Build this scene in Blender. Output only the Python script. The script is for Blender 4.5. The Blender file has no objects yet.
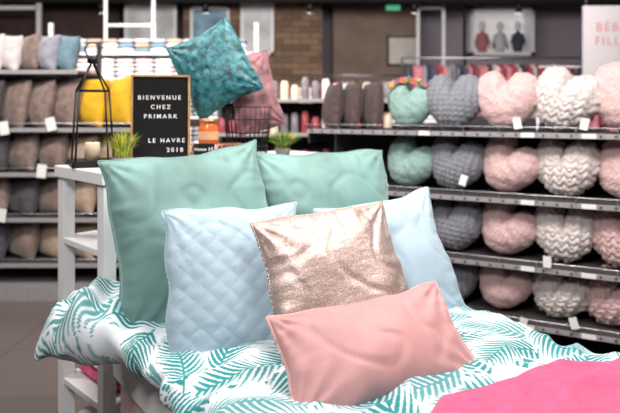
import bpy, bmesh, math, random
import numpy as np
from mathutils import Vector, Matrix, Euler, noise

random.seed(7); np.random.seed(7)
scene = bpy.context.scene
try:
    scene.view_settings.view_transform = 'Standard'
except Exception:
    pass

# ------------------------------------------------------------------ materials
def lin(c):
    out = []
    for v in c:
        v = v/255.0
        out.append(v/12.92 if v <= 0.04045 else ((v+0.055)/1.055)**2.4)
    return (out[0], out[1], out[2], 1.0)

_m = {}
def mat(name, col, rough=0.7, metal=0.0, sheen=0.0, nscale=30.0, var=0.12, bump=0.0, bscale=200.0,
        emit=0.0, trans=0.0, voro=False, sheen_tint=None, spec=0.4, bdist=.004):
    if name in _m: return _m[name]
    m = bpy.data.materials.new(name); m.use_nodes = True
    nt = m.node_tree; b = nt.nodes['Principled BSDF']
    tc = nt.nodes.new('ShaderNodeTexCoord')
    n = nt.nodes.new('ShaderNodeTexNoise'); n.inputs['Scale'].default_value = nscale
    n.inputs['Detail'].default_value = 4
    nt.links.new(tc.outputs['Object'], n.inputs['Vector'])
    r = nt.nodes.new('ShaderNodeValToRGB')
    c = lin(col)
    r.color_ramp.elements[0].position = 0.3; r.color_ramp.elements[1].position = 0.7
    r.color_ramp.elements[0].color = tuple(max(0, x*(1-var)) for x in c[:3])+(1,)
    r.color_ramp.elements[1].color = tuple(min(1, x*(1+var)) for x in c[:3])+(1,)
    nt.links.new(n.outputs['Fac'], r.inputs['Fac'])
    nt.links.new(r.outputs['Color'], b.inputs['Base Color'])
    b.inputs['Roughness'].default_value = rough
    b.inputs['Metallic'].default_value = metal
    b.inputs['Specular IOR Level'].default_value = spec
    if sheen > 0:
        b.inputs['Sheen Weight'].default_value = sheen
        b.inputs['Sheen Roughness'].default_value = 0.35
        b.inputs['Sheen Tint'].default_value = lin(sheen_tint or (255, 255, 255))
    if trans > 0: b.inputs['Transmission Weight'].default_value = trans
    if emit > 0:
        nt.links.new(r.outputs['Color'], b.inputs['Emission Color'])
        b.inputs['Emission Strength'].default_value = emit
    if bump > 0:
        if voro:
            t = nt.nodes.new('ShaderNodeTexVoronoi'); o = t.outputs['Distance']
        else:
            t = nt.nodes.new('ShaderNodeTexNoise'); t.inputs['Detail'].default_value = 3; o = t.outputs['Fac']
        t.inputs['Scale'].default_value = bscale
        nt.links.new(tc.outputs['Object'], t.inputs['Vector'])
        bp = nt.nodes.new('ShaderNodeBump'); bp.inputs['Strength'].default_value = bump
        bp.inputs['Distance'].default_value = bdist
        nt.links.new(o, bp.inputs['Height']); nt.links.new(bp.outputs['Normal'], b.inputs['Normal'])
    _m[name] = m
    return m

MINT = mat('mint_velvet', (118, 155, 151), .6, sheen=1.0, nscale=5, var=.25, bump=.15, bscale=300, sheen_tint=(220, 240, 236))
BLUE = mat('pale_blue_cotton', (174, 197, 212), .85, sheen=.2, nscale=12, var=.06, bump=.15, bscale=400)
BLUSH = mat('blush_velvet', (190, 143, 144), .6, sheen=.9, nscale=5, var=.18, bump=.12, bscale=300, sheen_tint=(250, 222, 224))
PIPE = mat('blush_piping', (206, 162, 160), .6, sheen=.5, nscale=20, var=.06)
WHITE = mat('white_lacquer', (232, 233, 236), .45, nscale=3, var=.03)
BLACK = mat('black_metal', (18, 18, 20), .45, nscale=20, var=.2)
CHROME = mat('chrome', (190, 192, 196), .3, metal=.9, nscale=10, var=.05)
COPPER = mat('copper_wire', (205, 140, 110), .35, metal=.7, nscale=10, var=.05)
HOTPINK = mat('pink_fleece', (212, 92, 130), .95, sheen=.5, nscale=40, var=.12, bump=.5, bscale=120, sheen_tint=(255, 205, 225))
TEALV = mat('teal_crushed_velvet', (44, 104, 112), .42, sheen=1.0, nscale=40, var=.85, bump=1.0, bscale=70, sheen_tint=(170, 225, 228))
ROSEV = mat('dusty_rose_velvet', (142, 100, 106), .6, sheen=.6, nscale=18, var=.5, bump=.4, bscale=60)
H_GREY = mat('grey_wool', (132, 134, 144), .95, sheen=.3, nscale=60, var=.2, bump=.8, bscale=160)
H_PINK = mat('pink_plush', (218, 184, 184), .95, sheen=.4, nscale=70, var=.14, bump=1.0, bscale=110, bdist=.008)
H_CREAM = mat('cream_wool', (214, 205, 203), .95, sheen=.3, nscale=50, var=.1, bump=.8, bscale=160)
H_MINT = mat('mint_plush', (146, 178, 172), .95, sheen=.4, nscale=50, var=.1, bump=.8, bscale=110, bdist=.008)
SHELFM = mat('charcoal_shelf', (70, 67, 68), .5, nscale=20, var=.15)
PANELM = mat('dark_panel', (38, 34, 35), .8, nscale=20, var=.2)
RAILM = mat('price_rail', (160, 158, 162), .4, metal=.2, nscale=30, var=.1)
PAPER = mat('paper_tag', (226, 226, 226), .7, nscale=90, var=.06)
OAK = mat('oak_frame', (186, 140, 92), .6, nscale=40, var=.25)
FELT = mat('black_felt', (22, 22, 25), .95, nscale=60, var=.2)
LETTER = mat('white_letters', (240, 240, 240), .5, nscale=5, var=.02)

# champagne metallic cloth
SILVER = bpy.data.materials.new('champagne_metallic_fabric'); SILVER.use_nodes = True
nt = SILVER.node_tree; b = nt.nodes['Principled BSDF']
tc = nt.nodes.new('ShaderNodeTexCoord')
vo = nt.nodes.new('ShaderNodeTexVoronoi'); vo.inputs['Scale'].default_value = 560
nt.links.new(tc.outputs['Object'], vo.inputs['Vector'])
sp_ = nt.nodes.new('ShaderNodeSeparateColor'); nt.links.new(vo.outputs['Color'], sp_.inputs['Color'])
rp = nt.nodes.new('ShaderNodeValToRGB'); cr = rp.color_ramp
cr.elements[0].position = 0; cr.elements[0].color = lin((172, 148, 142)); cr.elements[1].position = .8; cr.elements[1].color = lin((196, 174, 167))
e_ = cr.elements.new(.97); e_.color = lin((246, 236, 230))  # near-white cells: sparkle glints painted into the base colour
nt.links.new(sp_.outputs['Red'], rp.inputs['Fac']); nt.links.new(rp.outputs['Color'], b.inputs['Base Color'])
b.inputs['Metallic'].default_value = .55; b.inputs['Roughness'].default_value = .5
n1 = nt.nodes.new('ShaderNodeTexNoise'); n1.inputs['Scale'].default_value = 26; n1.inputs['Detail'].default_value = 5
mp_ = nt.nodes.new('ShaderNodeMapping'); mp_.inputs['Scale'].default_value = (.5, 1, 1.6)
nt.links.new(tc.outputs['Object'], mp_.inputs['Vector']); nt.links.new(mp_.outputs['Vector'], n1.inputs['Vector'])
bp = nt.nodes.new('ShaderNodeBump'); bp.inputs['Strength'].default_value = .5; bp.inputs['Distance'].default_value = .006
nt.links.new(n1.outputs['Fac'], bp.inputs['Height'])
bp2 = nt.nodes.new('ShaderNodeBump'); bp2.inputs['Strength'].default_value = .25; bp2.inputs['Distance'].default_value = .0008
nt.links.new(sp_.outputs['Green'], bp2.inputs['Height']); nt.links.new(bp.outputs['Normal'], bp2.inputs['Normal'])
nt.links.new(bp2.outputs['Normal'], b.inputs['Normal'])

# ------------------------------------------------------------------ mesh builder
class MB:
    def __init__(s): s.v = []; s.f = []; s.m = []; s.sm = []; s.mats = []
    def mi(s, m):
        if m not in s.mats: s.mats.append(m)
        return s.mats.index(m)
    def add(s, vs, fs, m, M=None, smooth=True):
        o = len(s.v); k = s.mi(m)
        if M is not None: vs = [M @ Vector(v) for v in vs]
        s.v += [tuple(v) for v in vs]
        for f in fs:
            s.f.append(tuple(i+o for i in f)); s.m.append(k); s.sm.append(smooth)
    def box(s, c, d, m, rz=0, M=None):
        hx, hy, hz = d[0]/2, d[1]/2, d[2]/2
        vs = [Vector((x, y, z)) for x in (-hx, hx) for y in (-hy, hy) for z in (-hz, hz)]
        R = Matrix.Translation(c) @ Matrix.Rotation(rz, 4, 'Z')
        if M is not None: R = Matrix.Translation(c) @ M
        fs = [(0, 1, 3, 2), (4, 6, 7, 5), (0, 4, 5, 1), (2, 3, 7, 6), (0, 2, 6, 4), (1, 5, 7, 3)]
        s.add(vs, fs, m, R, False)
    def rod(s, a, b, r, m, n=8, r2=None):
        a = Vector(a); b = Vector(b); d = b-a; r2 = r if r2 is None else r2
        q = d.to_track_quat('Z', 'Y').to_matrix()
        vs = []
        for P, R in ((a, r), (b, r2)):
            for i in range(n):
                t = 2*math.pi*i/n
                vs.append(P + q @ Vector((R*math.cos(t), R*math.sin(t), 0)))
        fs = [(i, (i+1) % n, n+(i+1) % n, n+i) for i in range(n)]
        s.add(vs, fs, m)
        s.f.append(tuple(len(s.v)-2*n+i for i in reversed(range(n)))); s.m.append(s.mi(m)); s.sm.append(False)
        s.f.append(tuple(len(s.v)-n+i for i in range(n))); s.m.append(s.mi(m)); s.sm.append(False)
    def path(s, pts, r, m, closed=False, n=6):
        k = len(pts)
        for i in range(k if closed else k-1):
            s.rod(pts[i], pts[(i+1) % k], r, m, n)
    def lathe(s, prof, c, m, n=24, M=None):
        vs = []; fs = []
        for (r, z) in prof:
            for i in range(n):
                t = 2*math.pi*i/n; vs.append(Vector((c[0]+r*math.cos(t), c[1]+r*math.sin(t), c[2]+z)))
        for j in range(len(prof)-1):
            for i in range(n):
                fs.append((j*n+i, j*n+(i+1) % n, (j+1)*n+(i+1) % n, (j+1)*n+i))
        s.add(vs, fs, m, M)
    def build(s, name, loc=(0, 0, 0), rz=0, rot=None, bevel=0, merge=False, parent=None, sub=0):
        me = bpy.data.meshes.new(name); me.from_pydata(s.v, [], s.f); me.update()
        for m in s.mats: me.materials.append(m)
        me.polygons.foreach_set('material_index', s.m); me.polygons.foreach_set('use_smooth', s.sm)
        if merge:
            bm = bmesh.new(); bm.from_mesh(me)
            bmesh.ops.remove_doubles(bm, verts=bm.verts, dist=1e-5)
            bmesh.ops.recalc_face_normals(bm, faces=bm.faces); bm.to_mesh(me); bm.free()
        o = bpy.data.objects.new(name, me); scene.collection.objects.link(o)
        if rot is not None: o.matrix_world = Matrix.Translation(loc) @ rot
        else:
            o.location = loc; o.rotation_euler = (0, 0, rz)
        if bevel:
            b = o.modifiers.new('bevel', 'BEVEL'); b.width = bevel; b.segments = 2; b.limit_method = 'ANGLE'
        if parent: o.parent = parent
        return o

# ------------------------------------------------------------------ cushions
def pxz(u, v, w, h, pinch, seed, wob):
    x = w/2*u*(1-pinch*(1-v*v)); z = h/2*v*(1-pinch*(1-u*u))
    if wob:
        x += wob*noise.noise(Vector((z*9, seed*2.3, 1.5)))*u*abs(u)**3
        z += wob*noise.noise(Vector((x*9, seed*1.7, 7.5)))*v*abs(v)**3
    return x, z

def pillow_geo(w, h, T, n=48, seed=0, wr=.006, pinch=.05, mode=None, p=.48, wob=0.0, crease=0.0):
    vs = []; fs = []
    us = []
    for i in range(n+1):
        a = -1+2*i/n
        us.append(.5*a+.5*math.sin(math.pi/2*a))
    for side in (-1, 1):
        base = len(vs)
        for v in us:
            for u in us:
                x, z = pxz(u, v, w, h, pinch, seed, wob)
                e = max(0, (1-u*u))*max(0, (1-v*v))
                th = T/2*e**p
                if e > 1e-6:
                    nn = noise.noise(Vector((x*5+seed*3.1, z*5, side*2+seed)))
                    n2 = abs(noise.noise(Vector((x*7+seed, z*7+5, side*3))))
                    edge = max(abs(u), abs(v))
                    fr = edge**6*(e**.35)
                    tang = z if abs(u) > abs(v) else x
                    cr = noise.noise(Vector((tang*38, seed*5, side+edge*1.5)))*1.6
                    th += wr*(nn*1.8*e**.3 - max(0, .12-n2)*5*e**.3) + wr*1.5*fr*cr
                    if crease:
                        for cu in (-1, 1):
                            for cv in (-1, 1):
                                dx = (cu-u)*w/2; dz = (cv-v)*h/2; d = math.hypot(dx, dz)
                                an = math.atan2(abs(dz), abs(dx))
                                th += crease*math.exp(-(d/.13)**2)*math.sin(an*13+seed*2+cu+2*cv)*min(1, e*12)
                        th += crease*.8*math.sin((x*.8+z)*22+4*nn+seed)*e**.5*max(0, noise.noise(Vector((x*4+9, z*4, seed))))*2
                    if mode == 'quilt':
                        c = .062
                        zz = z+.008*math.sin(x*2*math.pi/c); xx = x+.008*math.sin(z*2*math.pi/c)
                        a = abs(math.sin(math.pi*(xx+zz)/c)); b = abs(math.sin(math.pi*(xx-zz)/c))
                        th += .0034*(min(a, b)**.5)*min(1, e*8) - .002
                    th = max(th, .0005)
                vs.append((x, side*th, z))
        N = n+1
        for j in range(n):
            for i in range(n):
                q = (base+j*N+i, base+j*N+i+1, base+(j+1)*N+i+1, base+(j+1)*N+i)
                fs.append(q if side < 0 else q[::-1])
    return vs, fs

def outline(w, h, pinch, seed, wob, n=28):
    pts = []
    for k in range(4):
        for i in range(n):
            a = -1+2*i/n
            u, v = ((a, -1), (1, a), (-a, 1), (-1, -a))[k]
            x, z = pxz(u, v, w, h, pinch, seed, wob)
            pts.append(Vector((x, 0, z)))
    return pts

def R3(yaw, lean, roll=0):
    return (Matrix.Rotation(math.radians(yaw), 4, 'Z') @ Matrix.Rotation(-math.radians(lean), 4, 'X')
            @ Matrix.Rotation(-math.radians(roll), 4, 'Y'))

def pillow(name, m, loc, w, h, T, yaw, lean, roll=0, seed=0, wr=.006, pinch=.06, mode=None, n=64, piping=.0035, crease=.004, wob=.014, pm=None):
    b = MB(); vs, fs = pillow_geo(w, h, T, n, seed, wr, pinch, mode, wob=wob, crease=crease)
    b.add(vs, fs, m)
    if piping: b.path(outline(w, h, pinch, seed, wob), piping, pm or m, True, 6)
    return b.build(name, loc, rot=R3(yaw, lean, roll), merge=True)

pillow('mint_velvet_pillow', MINT, (-.39, 2.07, 1.017), .575, .59, .26, 26, 17, 6, 1, wr=.012, crease=.006)
pillow('mint_velvet_pillow', MINT, (.07, 2.38, 1.0), .60, .58, .25, 26, 15, -1, 2, wr=.012, crease=.006)
pillow('quilted_blue_pillow', BLUE, (-.225, 1.84, .925), .435, .455, .15, 15, 19, 2, 3, wr=.004, mode='quilt', n=130, crease=.002)
pillow('pale_blue_pillow', BLUE, (.285, 2.09, .915), .46, .455, .17, 20, 24, 7, 4, wr=.008)
pillow('champagne_metallic_pillow', SILVER, (.085, 1.80, .932), .46, .44, .17, 23, 28, 4, 5, wr=.012, crease=.007)
pillow('blush_lumbar_pillow', BLUSH, (.175, 1.585, .818), .54, .285, .15, 22, 46, 3, 6, wr=.010, crease=.005, piping=.0045, pm=PIPE)

# ------------------------------------------------------------------ bed frame (local x = across, -y = towards foot)
O = Vector((-.74, 2.15, 0)); PHI = math.radians(35); PU = math.radians(45)
bed = MB()
BASEP = mat('bed_base_pink_fabric', (222, 196, 196), .9, nscale=25, var=.08, bump=.3)
MATT = mat('mattress_white', (225, 228, 232), .9, nscale=20, var=.04, bump=.3)
bed.box((.52, -1.03, .33), (.96, 1.94, .34), BASEP)
bed.box((.52, -1.03, .585), (1.0, 1.98, .17), MATT)
for x in (.1, .94):
    for y in (-.12, -1.92): bed.rod((x, y, 0), (x, y, .17), .025, BLACK, 12)
bed.box((.52, -1.03, .49), (.98, 1.96, .015), WHITE)
bed.build('bed', O, PHI, bevel=.02)

# duvet
def frond_field(X, Y):
    col = np.zeros(X.shape)
    rng = np.random.RandomState(21)
    # layer 1: solid broad leaves in a lighter shade, behind
    for cx in np.arange(-.6, 1.7, .115):
        for cy in np.arange(-.25, 2.35, .12):
            x0 = cx+rng.uniform(-.04, .04); y0 = cy+rng.uniform(-.04, .04); a = rng.uniform(0, 6.283)
            L = rng.uniform(.07, .13); W = L*rng.uniform(.13, .2)
            msk = (np.abs(X-x0) < .1) & (np.abs(Y-y0) < .1)
            if not msk.any(): continue
            dx = X[msk]-x0; dy = Y[msk]-y0
            u = (dx*math.cos(a)+dy*math.sin(a))/(L/2); v = -dx*math.sin(a)+dy*math.cos(a)-.012*(1-u*u)
            inside = (np.abs(u) < 1) & (np.abs(v) < W*(1-u*u)) & (np.abs(v) > .0012)
            cur = col[msk]; col[msk] = np.where(inside, rng.choice([.6, .85, 1]), cur)
    # layer 2: palm fronds with separate pointed leaflets and a white margin
    cells = [(cx+(.09 if j % 2 else 0), cy) for j, cy in enumerate(np.arange(-.2, 2.35, .165)) for cx in np.arange(-.6, 1.6, .18)]
    rng.shuffle(cells)
    for cx, cy in cells:
        x0 = cx+rng.uniform(-.025, .025); y0 = cy+rng.uniform(-.025, .025)
        a = rng.uniform(0, 2*math.pi); L = rng.uniform(.22, .28); W = rng.uniform(.07, .092)
        k = rng.uniform(-2.4, 2.4); sp = rng.uniform(.019, .024); shade = rng.choice([1, 1, 1, .9])
        msk = (np.abs(X-x0) < .22) & (np.abs(Y-y0) < .22)
        if not msk.any(): continue
        dx = X[msk]-x0; dy = Y[msk]-y0
        u = dx*math.cos(a)+dy*math.sin(a)+L/2; v = -dx*math.sin(a)+dy*math.cos(a)
        v = v-k*(u-L/2)**2*.9
        av = np.abs(v)
        pp = u-av*.75-av*av*5
        idx = np.floor(pp/sp+(v > 0)*.5)
        base = (idx+.5-(v > 0)*.5)*sp
        q = np.clip(base/L, 0, 1)
        Wp = W*np.sin(np.pi*(.12+.86*q)**.8)**.65*(.88+.12*np.sin(idx*2.7+cx*31))
        fr = np.abs(((pp/sp+(v > 0)*.5) % 1)-.5)*2
        rel = np.clip(av/np.maximum(Wp, 1e-4), 0, 3)
        wd = .84*np.clip(1-rel, 0, 1)**.42*(.6+.4*np.clip(rel*5, 0, 1))
        ok = (base > 0) & (base < L)
        leaf = ok & (rel < 1) & (fr < wd)
        stem = (av < .003) & (u > -.02) & (u < L)
        clear = (rel < 1.12) & (pp > -.012) & (pp < L+.01)
        cur = col[msk]
        cur = np.where(clear, 0, cur)
        cur = np.where(leaf | stem, shade, cur)
        col[msk] = cur
    return col

def nsin(X, Y, f, seed, k=6):
    rng = np.random.RandomState(seed); o = np.zeros(X.shape)
    for _ in range(k):
        a = rng.uniform(0, 2*np.pi); ff = f*rng.uniform(.6, 1.5)
        o += np.sin((X*np.cos(a)+Y*np.sin(a))*ff+rng.uniform(0, 6.28))
    return o/k

def cover(name, m, t0, t1, zoff, na, nb, hang, r, leaves, soff=0, edge_fn=None, amp=1.0):
    A = np.linspace(0, 1, na)[None, :].repeat(nb, 0)
    B = np.linspace(0, 1, nb)[:, None].repeat(na, 1)
    foot = .15
    Tl = (t1-t0)+foot
    bl = B*Tl
    tt = t0+np.minimum(bl, (t1-t0)); drop = np.clip(bl-(t1-t0), 0, None)
    if edge_fn is not None:
        tt = tt + edge_fn(A)*(1-B)**2
    bump = np.exp(-((tt-.20)/.17)**4)
    sl = -.045-.20*bump-soff; sr = 1.07+soff
    sl = sl + .012*np.sin(tt*23)+.008*np.sin(tt*51+1)
    sr = sr + .012*np.sin(tt*19+2)+.008*np.sin(tt*43)
    hg = hang*(1-.6*bump)
    Lf = sr-sl-2*r; q = r*np.pi/2
    tot = Lf+2*q+hg+hang
    l = A*tot
    th1 = np.clip((l-hg)/r, 0, np.pi/2)
    th2 = np.clip((l-hg-q-Lf)/r, 0, np.pi/2)
    s = sl + r*(1-np.cos(th1)) + np.clip(l-hg-q, 0, Lf) + r*np.sin(th2)
    s = np.where(l > hg+q, sl+r+np.clip(l-hg-q, 0, Lf)+r*np.sin(th2), s)
    z = -r + r*np.sin(th1) - r*(1-np.cos(th2)) - np.clip(hg-l, 0, None) - np.clip(l-hg-2*q-Lf, 0, None)
    under = np.clip(hg-l, 0, None)/hg; under2 = np.clip(l-hg-2*q-Lf, 0, None)/hang
    s = s + .035*under**2*(1+1.5*bump) - .035*under2**2
    topm = np.clip(1-under-under2, 0, 1)
    X = l-hg-q+sl+r; Y = t0+bl
    w = .018*nsin(X, Y, 14, 3)+.014*(1-np.abs(nsin(X+.05*np.sin(Y*7), Y, 26, 5, 4))*2.2)+.004*nsin(X, Y, 60, 9)
    w *= amp
    z = z + w*(.35+.65*topm)
    lump = .095*np.exp(-((s+.02)/.17)**2-((tt-.12)/.17)**2)+.085*np.exp(-((s+.16)/.10)**2-((tt-.26)/.12)**2)
    lump += .024*np.exp(-((s+.12)/.14)**2-((tt-.22)/.2)**2)*np.sin(s*55+tt*35)
    z = z+lump*topm
    over = np.clip(-s-.02, 0, None)
    z = z-.10*over
    s = s + (1-topm)*.012*np.sin(Y*38)
    z = z+.755+zoff - drop
    z = np.maximum(z, .1)
    V = np.stack([s, -tt-np.where(drop > 0, .02, 0), z], -1).reshape(-1, 3)
    idx = np.arange(na*nb).reshape(nb, na)
    F = np.stack([idx[:-1, :-1], idx[1:, :-1], idx[1:, 1:], idx[:-1, 1:]], -1).reshape(-1, 4)
    me = bpy.data.meshes.new(name); me.from_pydata(V.tolist(), [], F.tolist()); me.update()
    me.polygons.foreach_set('use_smooth', [True]*len(me.polygons))
    me.materials.append(m)
    if leaves:
        c = frond_field(X, Y).reshape(-1)
        W0 = np.array(lin((218, 226, 234))[:3]); T0 = np.array(lin((18, 130, 132))[:3])
        C = W0[None, :]*(1-c[:, None])+T0[None, :]*c[:, None]
        C = np.concatenate([C, np.ones((len(c), 1))], 1).astype(np.float32)
        at = me.color_attributes.new('leafprint', 'FLOAT_COLOR', 'POINT')
        at.data.foreach_set('color', C.ravel())
    o = bpy.data.objects.new(name, me); scene.collection.objects.link(o)
    o.location = O; o.rotation_euler = (0, 0, PHI)
    so = o.modifiers.new('thickness', 'SOLIDIFY'); so.thickness = .012; so.offset = -1
    return o

LEAF = bpy.data.materials.new('palm_leaf_print_cotton'); LEAF.use_nodes = True
nt = LEAF.node_tree; b = nt.nodes['Principled BSDF']
at = nt.nodes.new('ShaderNodeAttribute'); at.attribute_name = 'leafprint'
nt.links.new(at.outputs['Color'], b.inputs['Base Color']); b.inputs['Roughness'].default_value = .8
b.inputs['Sheen Weight'].default_value = .1
nz = nt.nodes.new('ShaderNodeTexNoise'); nz.inputs['Scale'].default_value = 500
bp = nt.nodes.new('ShaderNodeBump'); bp.inputs['Strength'].default_value = .15; bp.inputs['Distance'].default_value = .002
nt.links.new(nz.outputs['Fac'], bp.inputs['Height']); nt.links.new(bp.outputs['Normal'], b.inputs['Normal'])
cover('palm_leaf_duvet', LEAF, .02, 2.0, 0, 560, 760, .04, .055, True)
cover('throw_blanket', HOTPINK, 1.30, 2.0, .030, 160, 110, .16, .06, False, soff=.02,
      edge_fn=lambda A: .05*np.sin(A*9)+.02*np.sin(A*25), amp=1.05)

# ------------------------------------------------------------------ white shelf unit behind the bed
u = MB()
UL = 1.25; UD = .40
for x in (.025, UL/2, UL-.025):
    for y in (.025, UD-.025): u.box((x, y, .595), (.05, .05, 1.19), WHITE)
u.box((UL/2, UD/2, 1.195), (UL+.02, UD+.02, .045), WHITE)
for z in (.08, .36, .64, .92): u.box((UL/2, UD/2, z), (UL-.005, UD-.005, .025), WHITE)
u.box((UL/2+.06, .012, .6), (UL-.16, .014, 1.15), WHITE)
u.build('white_shelf_unit', (O.x, O.y+.0, 0), PU, bevel=.003)

st = MB()
def slab(b, c, d, m, n=6):
    vs, fs = pillow_geo(d[0], d[1], d[2], 12, seed=c[0]*7+c[2], wr=0, pinch=.0, p=.16)
    b.add(vs, fs, m, Matrix.Translation(c) @ Matrix.Rotation(math.pi/2, 4, 'X'))
TW = mat('white_towel', (222, 220, 222), .95, nscale=40, var=.06, bump=.6)
TG = mat('grey_towel', (170, 172, 182), .95, nscale=40, var=.08, bump=.6)
TP = mat('pale_pink_towel', (220, 196, 198), .95, nscale=40, var=.08, bump=.6)
for k in range(3): slab(st, (.19, .2, .12+k*.05), (.27, .28, .05), (TW, TP, TW)[k])
for k in range(2): slab(st, (.19, .2, .40+k*.05), (.27, .28, .05), (HOTPINK, TW)[k])
for k in range(3): slab(st, (.42, .2, .40+k*.05), (.2, .28, .05), (TG, TW, TG)[k])
st.build('folded_textiles', O, PU, merge=False)

# ------------------------------------------------------------------ things on the unit
def UW(s, y, z):
    c, n = math.cos(PU), math.sin(PU)
    return Vector((O.x+s*c-y*n, O.y+s*n+y*c, z))
TOP = 1.219
lb_e = bpy.data.objects.new('letter_board', None); scene.collection.objects.link(lb_e)
lb_e.matrix_world = Matrix.Translation((-.612, 2.46, TOP+.184)) @ R3(8, 3) @ Matrix.Scale(.96, 4)
lb = MB(); lb.box((0, .004, 0), (.236, .012, .366), FELT)
for k in range(28): lb.box((0, -.0025, -.17+k*.0126), (.23, .002, .004), FELT)
lb.build('felt_panel', parent=lb_e)
fr = MB()
for sx in (-1, 1): fr.box((sx*.119, 0, 0), (.008, .024, .378), OAK)
for sz in (-1, 1): fr.box((0, 0, sz*.186), (.246, .024, .008), OAK)
fr.build('oak_frame', parent=lb_e)
def text(name, s, size, m, parent, loc, ext=.001, sp=1.25):
    cu = bpy.data.curves.new(name, 'FONT'); cu.body = s; cu.size = size; cu.align_x = 'CENTER'; cu.extrude = ext
    cu.space_character = sp; cu.offset = .0003
    cu.materials.append(m)
    o = bpy.data.objects.new(name, cu); scene.collection.objects.link(o); o.parent = parent
    o.location = loc; o.rotation_euler = (math.pi/2, 0, 0); return o
for i, (s, z, x) in enumerate((('BIENVENUE', .085, -.005), ('CHEZ', .045, 0), ('PRIMARK', .005, 0), ('LE HAVRE', -.098, .025), ('2018', -.138, .06))):
    text('letters_%d' % (i+1), s, .025, LETTER, lb_e, (x, -.005, z), sp=1.5)

# black wire lantern
l = MB(); h = .075
base = [(-h, -h), (h, -h), (h, h), (-h, h)]
l.box((0, 0, .012), (.17, .17, .024), BLACK)
P = [Vector((x*.95, y*.95, .02)) for x, y in base]; Q = [Vector((x*.75, y*.75, .30)) for x, y in base]
for i in range(4):
    l.rod(P[i], Q[i], .004, BLACK); l.rod(Q[i], Q[(i+1) % 4], .004, BLACK); l.rod(Q[i], (0, 0, .42), .004, BLACK)
l.rod((0, 0, .41), (0, 0, .44), .02, BLACK, 12)
l.path([Vector((.028*math.cos(t), 0, .465+.03*math.sin(t))) for t in np.linspace(0, 2*math.pi, 14)[:-1]], .003, BLACK, True)
CAND = mat('candle_wax', (214, 196, 170), .6, nscale=10, var=.05)
l.lathe([(0, .024), (.03, .024), (.03, .09), (.026, .094), (0, .092)], (0, 0, 0), CAND)
l.rod((0, 0, .09), (0, 0, .105), .0015, BLACK)
p = UW(.09, .28, TOP); l.build('black_lantern', p, PU*.6)

# grass plants
G1 = mat('grass_green', (88, 142, 52), .6, nscale=60, var=.4)
G2 = mat('grass_yellow', (190, 180, 60), .6, nscale=60, var=.3)
POT = mat('white_ceramic', (225, 225, 222), .35, nscale=8, var=.03)
POTG = mat('grey_ceramic', (120, 118, 116), .5, nscale=8, var=.05)
SOIL = mat('soil', (60, 42, 30), .95, nscale=80, var=.4, bump=.8)
def plant(loc, n, hgt, spread, ms, name, seed, potr=.04, ph=.04):
    rnd = random.Random(seed); b = MB()
    b.lathe([(0, 0), (potr*.75, 0), (potr, ph), (potr*.93, ph), (potr*.88, ph-.008), (0, ph-.008)], (0, 0, 0), POTG)
    b.lathe([(potr*.88, ph-.007), (0, ph-.004)], (0, 0, 0), SOIL)
    for i in range(n):
        a = rnd.uniform(0, 6.283); r0 = rnd.uniform(0, potr*.7); sp = rnd.uniform(.1, 1)*spread; H = hgt*rnd.uniform(.6, 1.1)
        d = Vector((math.cos(a), math.sin(a), 0)); sd = Vector((-d.y, d.x, 0))*.003
        vs = []; N = 5
        for k in range(N+1):
            q = k/N; c = d*(r0+sp*q**1.8)+Vector((0, 0, ph-.01+H*(q-.35*q*q*sp/spread)))
            ww = sd*(1-q**2*.95); vs += [c-ww, c+ww]
        b.add(vs, [(2*k, 2*k+1, 2*k+3, 2*k+2) for k in range(N)], rnd.choice(ms))
    return b.build(name, loc)
plant(UW(.135, .115, TOP), 190, .13, .07, [G1, G2, G2], 'potted_grass', 3)
plant(UW(.96, .10, TOP), 300, .10, .11, [G1, G1, G2], 'potted_grass', 4)

# copper wire riser, candle jar, price sign
AMB = mat('amber_glass', (200, 104, 54), .15, nscale=10, var=.1, emit=.08)
RH = .078
cbk = MB(); W_, D_ = .24, .13
for z in (0.003, .04, RH-.003):
    cbk.path([Vector((-W_/2, -D_/2, z)), Vector((W_/2, -D_/2, z)), Vector((W_/2, D_/2, z)), Vector((-W_/2, D_/2, z))], .002, COPPER, True)
for k in range(13):
    x = -W_/2+W_*k/12
    for y in (-D_/2, D_/2): cbk.rod((x, y, 0.003), (x, y, RH-.003), .0014, COPPER)
    cbk.rod((x, -D_/2, RH-.003), (x, D_/2, RH-.003), .0014, COPPER)
for k in range(7):
    y = -D_/2+D_*k/6
    for x in (-W_/2, W_/2): cbk.rod((x, y, 0.003), (x, y, RH-.003), .0014, COPPER)
    cbk.rod((-W_/2, y, RH-.003), (W_/2, y, RH-.003), .0014, COPPER)
cbk.build('copper_wire_riser', (-.405, 2.57, TOP), math.radians(35))
j = MB(); j.lathe([(0, 0), (.038, 0), (.042, .006), (.042, .07), (.036, .08), (.036, .088), (0, .088)], (0, 0, 0), AMB)
j.lathe([(.0425, .02), (.0425, .055)], (0, 0, 0), mat('kraft_label', (220, 170, 130), .7, nscale=20, var=.06))
j.lathe([(0, .108), (.032, .108), (.038, .104), (.038, .089), (0, .089)], (0, 0, 0), COPPER)
j.build('candle_jar', (-.43, 2.545, TOP+RH))
sg = bpy.data.objects.new('price_sign', None); scene.collection.objects.link(sg)
sg.matrix_world = Matrix.Translation((-.43, 2.435, TOP)) @ R3(6, 0)
q = MB(); q.box((0, 0, .064), (.085, .006, .046), BLACK); q.rod((0, .0, .004), (0, 0, .045), .003, BLACK); q.lathe([(0, 0), (.025, 0), (.022, .006), (0, .007)], (0, 0, 0), BLACK); q.build('sign_plate', parent=sg, bevel=.001)
text('sign_text', 'Home 5€', .018, LETTER, sg, (0, -.005, .058), sp=1.1)

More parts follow.
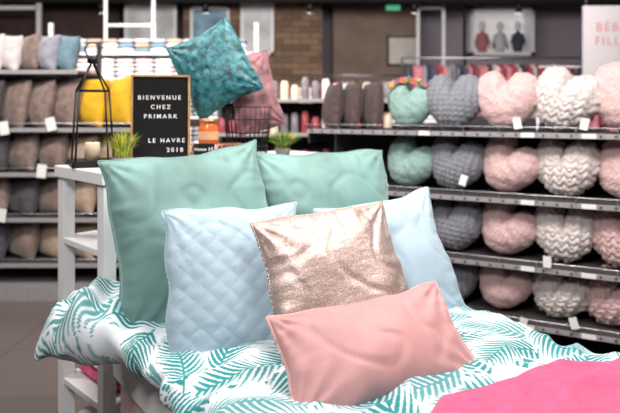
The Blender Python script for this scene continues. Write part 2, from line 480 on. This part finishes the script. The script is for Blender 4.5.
# black wire basket with two cushions
wb = MB()
def ring(rx, ry, z): return [Vector((rx*math.cos(t), ry*math.sin(t), z)) for t in np.linspace(0, 2*math.pi, 29)[:-1]]
for (rx, ry, z) in ((.085, .085, .003), (.092, .092, .06), (.098, .098, .12), (.105, .105, .18), (.11, .11, .235)): wb.path(ring(rx, ry, z), .0025, BLACK, True)
a, c = ring(.085, .085, .003), ring(.11, .11, .235)
for i in range(0, 28): wb.rod(a[i], c[i], .0016, BLACK)
for i in range(0, 14, 2): wb.rod(a[i], a[(28-i) % 28], .0016, BLACK)
wb.build('black_wire_basket', (-.285, 2.735, TOP), 0)
pillow('teal_velvet_cushion', TEALV, (-.425, 2.66, 1.625), .31, .36, .12, -5, 6, 28, 8, wr=.007)
pillow('dusty_rose_velvet_cushion', ROSEV, (-.262, 2.755, 1.52), .22, .36, .10, 10, 4, 14, 9, wr=.007)

# ------------------------------------------------------------------ heart cushions
def heart_geo(W, Hh, T, mode, nr=36, na=120):
    th = np.linspace(0, 2*np.pi, na, endpoint=False)
    hx = 16*np.sin(th)**3/16; hz = (13*np.cos(th)-5*np.cos(2*th)-2*np.cos(3*th)-np.cos(4*th)+2.5)/14.5
    cx = np.sin(th)*.95; cz = np.cos(th)*.95
    low = np.clip(.5-np.cos(th)*.9, 0, 1)
    k = .62*(1-low)+.30*low
    ox = (hx*k+cx*(1-k)); oz = (hz*k+cz*(1-k))
    oz = oz-(oz.max()+oz.min())/2
    ox = ox/np.abs(ox).max()*W/2; oz = oz/np.abs(oz).max()*Hh/2
    oz = oz - .02*np.exp(-(ox/(W*.07))**2)*(oz > 0)
    oz = np.maximum(oz, -Hh*.45)
    vs = []; fs = []
    for side in (-1, 1):
        b0 = len(vs)
        for j in range(nr+1):
            q = j/nr; rho = math.sin(math.pi/2*q)*.5+.5*q
            for i in range(na):
                x, z = ox[i]*rho, oz[i]*rho
                t = T/2*(1-rho**2.4)**.5
                t -= T*.22*math.exp(-(x/(W*.07))**2)*max(0, (z/Hh+.04))*2
                t = max(t, 0)
                vs.append((x, side*t, z))
        for j in range(nr):
            for i in range(na):
                a_, b_ = b0+j*na+i, b0+j*na+(i+1) % na
                qd = (a_, b_, b_+na, a_+na)
                fs.append(qd if side > 0 else qd[::-1])
    return vs, fs

_hm = {}
def heart_mesh(mode, m):
    key = (mode, m.name)
    if key in _hm: return _hm[key]
    b = MB(); vs, fs = heart_geo(.36, .345, .24, mode); b.add(vs, fs, m)
    o = b.build('tmp', merge=True); me = o.data; bpy.data.objects.remove(o)
    n = len(me.vertices); co = np.empty(n*3); me.vertices.foreach_get('co', co); co = co.reshape(-1, 3)
    nr = np.empty(n*3); me.vertices.foreach_get('normal', nr); nr = nr.reshape(-1, 3)
    x, z = co[:, 0], co[:, 2]
    if mode == 'chunky':
        c = .052
        s1 = np.abs(((x/c) % 1)-.5)*2
        ph = z/.042 + s1*.8
        d = .023*(1-s1**2.5)*(.2+.8*np.abs(np.sin(np.pi*ph))**.6)-.008
        d = d + .012*(s1 > .8)*np.abs(np.sin(np.pi*z/.026))
    elif mode == 'knit':
        c = .034
        d = .012*np.abs(np.sin(np.pi*x/c))**.7*(.35+.65*np.abs(np.sin(np.pi*(z/.03+np.abs(((x/c) % 1)-.5)))))-.003
    else:
        d = .004*np.sin(x*40+2*np.sin(z*30))*np.cos(z*50+x*20)
        d = d+.003*np.sin(x*170+3*np.sin(z*90))*np.sin(z*190+2*np.sin(x*70))
    co = co+nr*d[:, None]
    me.vertices.foreach_set('co', co.ravel()); me.update()
    _hm[key] = me
    return me

GX = math.radians(-27.1); GO = Vector((0, 3.84, 0))
SH = [1.307, .944, .587, .273]
def GW(q, y, z):
    c, n = math.cos(GX), math.sin(GX)
    return Vector((GO.x+q*c-y*n, GO.y+q*n+y*c, z))
def heart(q, row, mode, m, yaw=-5, roll=0, sc=1.0, y=.19, name='heart_cushion'):
    me = heart_mesh(mode, m)
    o = bpy.data.objects.new(name, me); scene.collection.objects.link(o)
    o.matrix_world = Matrix.Translation(GW(q, y, SH[row]+.012+.164*sc)) @ R3(yaw, 8, roll) @ Matrix.Scale(sc, 4)
    return o
rows = {
 0: [(.60, 'plain', H_MINT, .85), (.875, 'knit', H_GREY, 1.0), (1.18, 'plain', H_PINK, 1.04), (1.49, 'chunky', H_CREAM, 1.02), (1.80, 'plain', H_PINK, 1.1), (2.12, 'chunky', H_CREAM, 1)],
 1: [(.60, 'plain', H_MINT, .92), (.885, 'knit', H_GREY, .97), (1.19, 'plain', H_PINK, .98), (1.50, 'chunky', H_CREAM, .98), (1.80, 'plain', H_PINK, .98), (2.12, 'chunky', H_CREAM, .97)],
 2: [(.60, 'plain', H_MINT, .9), (.885, 'knit', H_GREY, .95), (1.18, 'plain', H_PINK, .96), (1.49, 'chunky', H_CREAM, .96), (1.78, 'chunky', H_PINK, .96), (2.1, 'chunky', H_PINK, .95)],
 3: [(.60, 'knit', H_GREY, .85), (.87, 'knit', H_GREY, .85), (1.16, 'plain', H_PINK, .87), (1.46, 'chunky', H_CREAM, .87), (1.72, 'chunky', H_PINK, .87), (1.98, 'chunky', H_PINK, .85), (2.25, 'knit', H_GREY, .8)],
}
rnd = random.Random(5)
for r, L in rows.items():
    for i, (q, md, m, sc) in enumerate(L):
        heart(q, r, md, m, yaw=-36+rnd.uniform(-8, 8), roll=rnd.uniform(-34, 0), sc=sc*.98)

# flower crown on mint cushion
fl = MB()
FC = [mat('flower_%d' % i, c, .8, nscale=50, var=.1) for i, c in enumerate([(236, 120, 150), (245, 210, 90), (240, 240, 240), (170, 120, 190), (90, 150, 80)])]
rf = random.Random(2)
for k in range(16):
    t = k/15; x = -.11+.22*t; z = .03*math.sin(math.pi*t)+rf.uniform(-.006, .008); y = rf.uniform(-.02, .02)
    m = FC[k % 5]
    for pidx in range(5):
        a_ = pidx*1.2566; fl.lathe([(0, -.004), (.011, -.002), (.011, .003), (0, .005)], (x+.014*math.cos(a_), y-.012, z+.014*math.sin(a_)), m, 8)
    fl.lathe([(0, -.005), (.006, 0), (0, .006)], (x, y-.018, z), FC[1], 8)
fl.path([Vector((-.12+.24*t, 0, .03*math.sin(math.pi*t)-.004)) for t in np.linspace(0, 1, 10)], .004, FC[4])
fl.build('flower_garland', GW(.60, .16, 1.307+.285), GX)

# dark cushions at left end of the top shelf
DK1 = mat('espresso_fur', (84, 70, 70), .95, sheen=.2, nscale=50, var=.3, bump=.9, bscale=90)
dc = MB()
for i, q in enumerate((.07, .20, .34)):
    vs, fs = pillow_geo(.33, .30, .13, 20, i, .006, .04)
    dc.add(vs, fs, DK1, Matrix.Translation((q, .2, 1.307+.158)) @ R3(-52, 6))
dc.build('dark_fur_cushions', GO, GX, merge=True)

# right gondola
g = MB()
GL0, GL1 = -.02, 2.75
for i, z in enumerate(SH):
    g.box(((GL0+GL1)/2, .22, z), (GL1-GL0, .44, .018), SHELFM)
    g.box(((GL0+GL1)/2, -.004, z-.004), (GL1-GL0, .008, .026), RAILM)
    g.rod((GL0, -.012, z+.04), (GL1, -.012, z+.04), .003, CHROME)
    for k in range(15):
        x = GL0+.03+k*(GL1-GL0-.06)/14; g.rod((x, -.012, z), (x, -.012, z+.04), .0025, CHROME)
    for x in (.75, 1.32, 1.62, 1.95): g.box((x, -.0095, z-.003), (.07, .003, .026), PAPER)
    for k in range(40):
        x = GL0+.04+k*(GL1-GL0-.08)/39; g.box((x, -.009, z-.004), (.012, .002, .014), SHELFM)
g.box(((GL0+GL1)/2, .45, .66), (GL1-GL0, .02, 1.3), PANELM)
for x in (GL0, .9, 1.83, GL1): g.box((x, .465, .67), (.03, .03, 1.34), SHELFM)
g.box(((GL0+GL1)/2, .22, .06), (GL1-GL0, .42, .12), SHELFM)
for x in (GL0, GL1):
    for z in SH: g.box((x, .22, z-.04), (.008, .4, .08), SHELFM)
g.build('display_gondola', GO, GX, bevel=.001)

tg = MB()
for (q, r_, dz, ro) in ((.98, 1, .10, .3), (1.27, 0, .06, -.2), (1.3, 3, .02, .2), (1.6, 0, .06, .2), (1.42, 2, .05, 0), (1.55, 3, .06, -.3)):
    tg.box((q, -.025, SH[r_]+dz), (.04, .002, .06), PAPER, M=Matrix.Rotation(ro, 4, 'Y'))
tg.build('price_tags', GO, GX)

# ------------------------------------------------------------------ left gondola
LX0, LX1, LY = -3.1, -1.15, 4.5
LS = [1.72, 1.285, .95, .61, .27]
LT = -1.74
lg = MB()
for z in LS:
    xe = LT if z == LS[0] else LX1
    lg.box(((LX0+xe)/2, LY+.21, z), (xe-LX0, .42, .02), SHELFM)
    lg.box(((LX0+xe)/2, LY-.005, z), (xe-LX0, .01, .032), RAILM)
lg.box(((LX0+LX1)/2, LY+.44, .70), (LX1-LX0, .02, 1.38), PANELM)
lg.box(((LX0+LT)/2, LY+.44, 1.55), (LT-LX0, .02, .32), PANELM)
for x in (LX0, LT): lg.box((x, LY+.45, 1.0), (.035, .035, 2.0), SHELFM)
lg.box((LX1, LY+.45, .7), (.035, .035, 1.4), SHELFM)
lg.box(((LX0+LX1)/2, LY+.21, .06), (LX1-LX0, .42, .12), RAILM)
for z in LS[1:]:
    lg.rod((LX0, LY-.02, z+.05), (LX1, LY-.02, z+.05), .004, CHROME)
lg.build('display_gondola', (0, 0, 0), bevel=.001)
C_TAUPE = mat('taupe_velvet', (126, 108, 102), .7, sheen=.6, nscale=20, var=.3, bump=.3, bscale=60)
C_DARK = mat('charcoal_velvet', (74, 71, 78), .7, sheen=.5, nscale=20, var=.3, bump=.3, bscale=60)
C_GOLD = mat('mustard_velvet', (210, 162, 26), .7, sheen=.3, nscale=14, var=.15, bump=.3, bscale=60)
C_TAN = mat('tan_velvet', (168, 148, 132), .7, sheen=.5, nscale=20, var=.2, bump=.3, bscale=60)
C_WH = mat('offwhite_cotton', (206, 200, 202), .9, nscale=20, var=.12, bump=.3, bscale=60)
C_GR = mat('grey_cotton', (146, 146, 158), .9, nscale=20, var=.2, bump=.3, bscale=60)
C_BL = mat('smoky_blue_cotton', (110, 134, 150), .9, nscale=20, var=.2, bump=.3, bscale=60)
lc = MB(); rl = random.Random(12)
spec = [(LS[0], [C_TAUPE, C_GR, C_WH, TP, C_WH, C_TAUPE, C_GR, C_BL], .29, LT),
        (LS[1], [C_TAUPE, C_DARK, C_DARK, C_TAUPE, C_TAUPE, C_TAUPE, C_GOLD, C_GOLD, C_GOLD], .39, LX1),
        (LS[2], [C_TAN, C_DARK, C_DARK, C_TAUPE, C_TAUPE, C_TAN, C_TAN, C_GOLD], .315, LX1),
        (LS[3], [C_DARK, C_DARK, C_TAUPE, C_DARK, C_TAUPE, C_TAN, C_GOLD, C_TAN], .315, LX1),
        (LS[4], [C_TAUPE, C_TAUPE, C_DARK, C_TAUPE, C_TAN, C_TAN, C_GOLD, C_GOLD], .315, LX1)]
for z, cols, sz, xe in spec:
    n = len(cols); sp = (xe-LX0-.36)/(n-1)
    for i, m in enumerate(cols):
        vs, fs = pillow_geo(sz*1.12, sz, .17, 20, i+z*10, .008, .06)
        lc.add(vs, fs, m, Matrix.Translation((LX0+.18+i*sp, LY+.2+rl.uniform(-.01, .01), z+.012+sz*.5)) @ R3(rl.uniform(-42, -34), 8, rl.uniform(-7, 7)))
lc.build('velvet_cushion_display', (0, 0, 0), merge=True)
tl = MB()
for (x, z) in ((-2.28, 1.2), (-2.0, .88), (-2.3, .55), (-1.93, 1.23)):
    tl.box((x, LY-.03, z+.1), (.07, .002, .10), PAPER, M=Matrix.Rotation(rl.uniform(-.3, .3), 4, 'Y'))
tl.build('price_tags', (0, 0, 0))

# ------------------------------------------------------------------ rear fixtures
tw = MB(); ty = 6.3
for z in (.5, .95, 1.35, 1.72, 2.02):
    tw.box((-1.75, ty+.2, z), (2.3, .42, .02), WHITE)
for x in (-2.9, -1.75, -.6): tw.box((x, ty+.42, 1.2), (.04, .04, 2.4), WHITE)
tw.build('towel_shelving', (0, 0, 0))
ts = MB(); rt = random.Random(3)
for z, hh in ((1.73, 5), (1.36, 6), (.96, 6)):
    for k in range(11):
        x = -2.78+k*.205
        m = rt.choice([TW, TW, TG, TP, C_WH, C_GR])
        for s_ in range(hh): slab(ts, (x, ty+.16, z+.03+s_*.047), (.19, .26, .05), m if rt.random() < .8 else TW)
ts.build('towel_stacks', (0, 0, 0))
tr = MB()
for k in range(13):
    x = -2.8+k*.17
    for s_ in range(3):
        m = rt.choice([TW, TG, C_BL, TP, C_TAN, TW])
        slab(tr, (x, ty+.16, 2.06+s_*.05), (.16, .24, .055), m)
tr.build('folded_blankets', (0, 0, 0))

ms = MB(); my = 5.6
for z in (.5, .85, 1.2, 1.52):
    ms.box((-.05, my+.2, z), (1.7, .4, .02), WHITE); ms.box((-.05, my-.005, z), (1.7, .01, .03), RAILM)
for x in (-.9, .8): ms.box((x, my+.39, .85), (.04, .04, 1.7), SHELFM)
ms.box((-.05, my+.41, .75), (1.7, .02, 1.5), PANELM)
ms.build('candle_shelving', (0, 0, 0))
MAR = mat('maroon_wax', (132, 52, 60), .35, nscale=10, var=.2)
BEI = mat('beige_wax', (206, 186, 166), .4, nscale=10, var=.1)
DGY = mat('smoke_glass', (110, 104, 108), .2, nscale=10, var=.1)
mj = MB(); rj = random.Random(8)
for z in (.51, .86, 1.21, 1.53):
    for k in range(17):
        x = -.83+k*.098; m = ([MAR, MAR, BEI, DGY, MAR, H_PINK] if z < 1.5 else [BEI, DGY, TP, TG, BEI, DGY])[(k//2+int(z*10)) % 6]; hh = rj.uniform(.1, .19)
        for y in (.08, .2):
            mj.lathe([(0, 0), (.036, 0), (.038, .01), (.038, hh), (.028, hh+.012), (.028, hh+.03), (0, hh+.03)], (x, my+y, z), m, 12)
mj.build('candle_jars', (0, 0, 0))

def garment(b, x, y, ztop, h, w, m, yaw, seed):
    vs = []; fs = []; n = 16
    prof = [(0, .012, .1), (.05, .03, .5), (.1, .045, .95), (.3, .05, .88), (.6, .055, .9), (1, .06, 1.0)]
    for (q, d, ww) in prof:
        for i in range(n):
            t = 2*math.pi*i/n
            rr = 1+.12*math.sin(3*t+seed)+.06*math.sin(7*t+seed*2)
            vs.append((w/2*ww*math.cos(t), d*rr*math.sin(t), -h*q))
    for j_ in range(len(prof)-1):
        for i in range(n): fs.append((j_*n+i, j_*n+(i+1) % n, (j_+1)*n+(i+1) % n, (j_+1)*n+i))
    b.add(vs, fs, m, Matrix.Translation((x, y, ztop)) @ Matrix.Rotation(yaw, 4, 'Z'))
    b.path([Vector((x, y, ztop)), Vector((x, y, ztop+.05)), Vector((x+.02, y, ztop+.07)), Vector((x, y, ztop+.085))], .003, CHROME)
GC = [mat('cloth_%d' % i, c, .9, nscale=30, var=.15, bump=.3) for i, c in enumerate(
    [(150, 56, 66), (70, 70, 90), (205, 178, 180), (196, 196, 202), (120, 64, 76), (54, 54, 60), (186, 118, 128), (140, 138, 148)])]
def rack(x0, x1, y, z, name, seed, sp=.07):
    b = MB(); b.rod((x0, y, z), (x1, y, z), .014, CHROME, 10)
    for x in (x0, x1):
        b.rod((x, y, .03), (x, y, z), .014, CHROME, 10); b.box((x, y, .02), (.04, .5, .04), CHROME)
    rr = random.Random(seed); x = x0+.08
    while x < x1-.06:
        garment(b, x, y, z-.085, rr.uniform(.5, .7), .4, rr.choice(GC), math.radians(90+rr.uniform(-20, 20)), rr.uniform(0, 6)); x += sp
    return b.build(name)
rack(1.2, 3.9, 7.8, 2.1, 'clothes_rack', 1)
rack(.0, 1.6, 9.2, 1.95, 'clothes_rack', 2)
rack(2.6, 4.3, 6.85, 1.92, 'clothes_rack', 3)

tb = MB()
tb.box((.75, 7.0, 1.30), (1.9, .6, .03), WHITE)
for x in (-.15, 1.65):
    for y in (6.75, 7.25): tb.box((x, y, .64), (.04, .04, 1.28), WHITE)
tb.box((.75, 7.0, .7), (1.86, .56, .02), WHITE)
tb.build('white_display_table')
tt_ = MB(); rr = random.Random(5)
for k in range(9):
    for s_ in range(rr.randint(4, 8)): slab(tt_, (-.05+k*.2, 6.95, 1.345+s_*.045), (.18, .3, .048), rr.choice([TP, TW, H_GREY, H_PINK, TG]))
tt_.build('folded_clothes')

# ------------------------------------------------------------------ room shell
def room():
    WALL = mat('wall_lilac_grey', (152, 144, 156), .9, nscale=2, var=.06, bump=.2, bscale=40)
    WALLD = mat('wall_taupe', (104, 92, 86), .9, nscale=2, var=.12, bump=.2, bscale=40)
    CEIL = mat('ceiling_charcoal', (76, 71, 72), .9, nscale=2, var=.1)
    x0, x1, y0, y1, H = -6, 6.5, -3, 11, 3.25
    def bx(name, c, d, m): b = MB(); b.box(c, d, m); return b.build(name)
    fm = bpy.data.materials.new('floor_stone_tile'); fm.use_nodes = True; n = fm.node_tree; b = n.nodes['Principled BSDF']
    tc = n.nodes.new('ShaderNodeTexCoord'); br = n.nodes.new('ShaderNodeTexBrick'); br.offset = 0
    br.inputs['Scale'].default_value = 1.0; br.inputs['Brick Width'].default_value = .6; br.inputs['Row Height'].default_value = .6
    br.inputs['Mortar Size'].default_value = .003
    br.inputs['Color1'].default_value = lin((104, 96, 96)); br.inputs['Color2'].default_value = lin((112, 102, 100)); br.inputs['Mortar'].default_value = lin((70, 64, 64))
    n.links.new(tc.outputs['Object'], br.inputs['Vector']); n.links.new(br.outputs['Color'], b.inputs['Base Color'])
    b.inputs['Roughness'].default_value = .35
    bx('floor', ((x0+x1)/2, (y0+y1)/2, -.05), (x1-x0+.2, y1-y0+.2, .1), fm)
    bx('ceiling', ((x0+x1)/2, (y0+y1)/2, H+.05), (x1-x0+.2, y1-y0+.2, .1), CEIL)
    bx('wall_back', ((x0+x1)/2, y1+.05, H/2), (x1-x0, .1, H), WALL)
    bx('wall_front', ((x0+x1)/2, y0-.05, H/2), (x1-x0, .1, H), WALL)
    bx('wall_left', (x0-.05, (y0+y1)/2, H/2), (.1, y1-y0, H), WALLD)
    bx('wall_right', (x1+.05, (y0+y1)/2, H/2), (.1, y1-y0, H), WALL)
    bx('baseboard_back', ((x0+x1)/2, y1-.01, .06), (x1-x0, .02, .12), WHITE)
room()

STN = bpy.data.materials.new('brown_stone'); STN.use_nodes = True; n = STN.node_tree; b = n.nodes['Principled BSDF']
tc = n.nodes.new('ShaderNodeTexCoord'); mp = n.nodes.new('ShaderNodeMapping'); mp.inputs['Rotation'].default_value = (math.pi/2, 0, 0)
br = n.nodes.new('ShaderNodeTexBrick'); br.inputs['Scale'].default_value = 1; br.inputs['Brick Width'].default_value = .3; br.inputs['Row Height'].default_value = .1
br.inputs['Mortar Size'].default_value = .006
br.inputs['Color1'].default_value = lin((140, 114, 94)); br.inputs['Color2'].default_value = lin((104, 84, 70)); br.inputs['Mortar'].default_value = lin((70, 58, 50))
n.links.new(tc.outputs['Object'], mp.inputs['Vector']); n.links.new(mp.outputs['Vector'], br.inputs['Vector']); n.links.new(br.outputs['Color'], b.inputs['Base Color'])
b.inputs['Roughness'].default_value = .9
pl = MB(); pl.box((-.95, 10.4, 1.62), (2.3, .9, 3.24), STN); pl.build('stone_pillar')
pl = MB(); pl.box((-4.6, 10.6, 1.62), (2.7, .7, 3.24), mat('dark_partition_m', (78, 62, 60), .9, nscale=3, var=.2)); pl.build('dark_partition')
pl = MB(); pl.box((1.15, 10.7, 1.62), (1.5, .5, 3.24), mat('tan_partition_m', (128, 112, 102), .9, nscale=3, var=.15)); pl.build('tan_partition')
cb = MB()
for y in (5.2, 7.2, 9.2): cb.box((.2, y, 3.16), (12.2, .16, .18), PANELM)
cb.build('ceiling_beams')

def framed(name, x0, x1, y, z0, z1, fm, pm, t=.05):
    b = MB(); cx, cz = (x0+x1)/2, (z0+z1)/2
    b.box((cx, y, cz), (x1-x0, .02, z1-z0), pm)
    for x in (x0, x1): b.box((x, y-.01, cz), (t, .05, z1-z0+t), fm)
    for z in (z0, z1): b.box((cx, y-.01, z), (x1-x0+t, .05, t), fm)
    return b.build(name)
SKY = mat('poster_pale', (206, 208, 212), .7, nscale=3, var=.3)
POS = mat('poster_blue_grey', (120, 150, 170), .7, nscale=4, var=.5)
framed('wall_poster', -1.12, -.62, 9.9, 2.35, 3.2, WHITE, SKY)
framed('wall_poster', -3.0, -2.2, 9.8, 2.3, 3.15, WHITE, SKY)
framed('wall_poster', -1.95, -1.35, 9.9, 2.2, 3.1, WHITE, POS)
framed('wall_picture', 1.35, 1.88, 10.4, 2.2, 2.68, BLACK, mat('picture_paper', (206, 200, 196), .7, nscale=2, var=.2), .03)

nb = MB(); nx0, nx1, nz0, nz1, ny = 2.84, 3.9, 2.4, 3.2, 10.7
nb.box(((nx0+nx1)/2, ny+.2, (nz0+nz1)/2), (nx1-nx0, .02, nz1-nz0), mat('niche_back', (232, 228, 230), .8, emit=.3, nscale=3, var=.04))
for x in (nx0, nx1): nb.box((x, ny, (nz0+nz1)/2), (.06, .4, nz1-nz0+.06), WHITE)
for z in (nz0, nz1): nb.box(((nx0+nx1)/2, ny, z), (nx1-nx0+.06, .4, .06), WHITE)
nb.build('display_niche')
def manq(x, z, m1, m2, i):
    b = MB()
    b.lathe([(0, 0), (.07, 0), (.085, .08), (.10, .14), (.085, .24), (.075, .32), (.03, .36), (.022, .4)], (0, 0, .0), m1, 16)
    b.lathe([(.022, .39), (.05, .42), (.062, .47), (.045, .53), (0, .55)], (0, 0, 0), POT, 16)
    for s_ in (-1, 1):
        b.rod((s_*.07, 0, .32), (s_*.12, -.02, .16), .03, m1, 10, .024); b.rod((s_*.12, -.02, .16), (s_*.12, -.05, .05), .02, m2, 10, .015)
    o = b.build('child_mannequin', (x, 10.62, z)); return o
for i, x in enumerate((3.05, 3.36, 3.68)):
    manq(x, nz0+.035, (GC[6], GC[3], GC[1])[i], (GC[2], GC[1], GC[3])[i], i)

sgn = bpy.data.objects.new('section_sign', None); scene.collection.objects.link(sgn); sgn.location = (3.26, 6.4, 2.17)
b = MB(); b.box((0, 0, 0), (.70, .03, .74), mat('sign_white', (198, 192, 198), .7, nscale=3, var=.03))
b.rod((-.3, .03, .37), (-.3, .03, 1.08), .008, CHROME); b.rod((.3, .03, .37), (.3, .03, 1.08), .008, CHROME)
b.build('sign_panel', parent=sgn)
PKL = mat('pink_letters', (204, 136, 142), .6, nscale=5, var=.03)
text('sign_line_1', 'BÉBÉ', .13, PKL, sgn, (-.06, -.02, .10)); text('sign_line_2', 'FILLES', .13, PKL, sgn, (-.02, -.02, -.05))

wf = MB()
for x in (-2.35, -1.8): wf.rod((x, 6.9, 0), (x, 6.9, 3.2), .022, WHITE, 10)
for z in (2.4, 2.9): wf.rod((-2.35, 6.9, z), (-1.8, 6.9, z), .02, WHITE, 10)
wf.build('white_pipe_frame')
wf = MB()
for x in (1.78, 2.2): wf.box((x, 9.9, 1.6), (.05, .05, 3.1), WHITE)
for z in (1.9, 3.1): wf.box((1.99, 9.9, z), (.46, .05, .05), WHITE)
wf.box((2.55, 9.9, 1.6), (.05, .05, 3.1), BLACK)
wf.build('white_pipe_frame')
wf = MB()
for x in (-4.9, -4.2): wf.box((x, 9.3, 1.6), (.06, .06, 3.0), WHITE)
for z in (2.45, 3.0): wf.box((-4.55, 9.3, z), (.7, .06, .06), WHITE)
wf.build('white_pipe_frame')

ex = MB(); ex.box((1.3, 9.4, 3.02), (.22, .05, .08), mat('exit_green', (60, 150, 110), .5, emit=.6, nscale=5, var=.1)); ex.rod((1.3, 9.4, 3.05), (1.3, 9.4, 3.25), .01, BLACK); ex.build('exit_sign')

def spots(y, xs, name):
    b = MB(); b.box(((xs[0]+xs[-1])/2, y, 3.04), (xs[-1]-xs[0]+.4, .04, .03), BLACK)
    for x in xs:
        b.rod((x, y, 3.03), (x, y, 2.97), .01, BLACK); b.rod((x, y, 2.97), (x, y+.04, 2.82), .04, BLACK, 16, .05)
        b.rod((x, y+.04, 2.82), (x, y+.041, 2.816), .044, mat('lamp_lens', (255, 244, 225), .3, emit=6), 16)
    for x in (xs[0], xs[-1]): b.rod((x, y, 3.05), (x, y, 3.25), .01, BLACK)
    b.build(name)
spots(1.2, [-2, -1, 0, 1, 2], 'track_spotlights'); spots(8.6, [-3, -1.5, 0, 1.5, 3], 'track_spotlights')

def area(name, loc, tgt, sx, sy, pw, col=(1, .94, .88)):
    L = bpy.data.lights.new(name, 'AREA'); L.shape = 'RECTANGLE'; L.size = sx; L.size_y = sy; L.energy = pw; L.color = col
    o = bpy.data.objects.new(name, L); scene.collection.objects.link(o); o.location = loc
    o.rotation_euler = (Vector(tgt)-Vector(loc)).to_track_quat('-Z', 'Y').to_euler(); return o
area('ceiling_lamp_front', (-.8, .1, 2.95), (0, 1.9, .8), .8, .6, 60, (1, .955, .915))
area('ceiling_lamp_bed', (.3, 2.5, 3.0), (.0, 1.9, .8), .7, .5, 32)
area('ceiling_lamp_right', (1.0, 1.4, 3.0), (1.3, 3.4, .8), 1.6, .4, 74)
area('ceiling_lamp_left', (-2.0, 2.6, 3.0), (-2.0, 4.6, .9), 2.2, .5, 92)
area('ceiling_lamp_rear', (0, 5.0, 3.1), (0, 10.5, 1.9), 6, .8, 310)
area('ceiling_lamp_rear_left', (-2.0, 4.9, 3.1), (-1.6, 6.5, 1.8), 2, .5, 60)
w = bpy.data.worlds.new('world'); scene.world = w; w.use_nodes = True
w.node_tree.nodes['Background'].inputs[0].default_value = (.9, .92, 1, 1); w.node_tree.nodes['Background'].inputs[1].default_value = .3

# ------------------------------------------------------------------ camera
cd = bpy.data.cameras.new('camera'); cam = bpy.data.objects.new('camera', cd); scene.collection.objects.link(cam)
cam.location = (0, 0, 1.45); cam.rotation_euler = (math.pi/2, 0, 0)
cd.sensor_width = 36; cd.lens = 36*600/620; cd.shift_y = -(206.5-108)/620
cd.dof.use_dof = True; cd.dof.focus_distance = 1.8; cd.dof.aperture_fstop = 2.4
scene.camera = cam
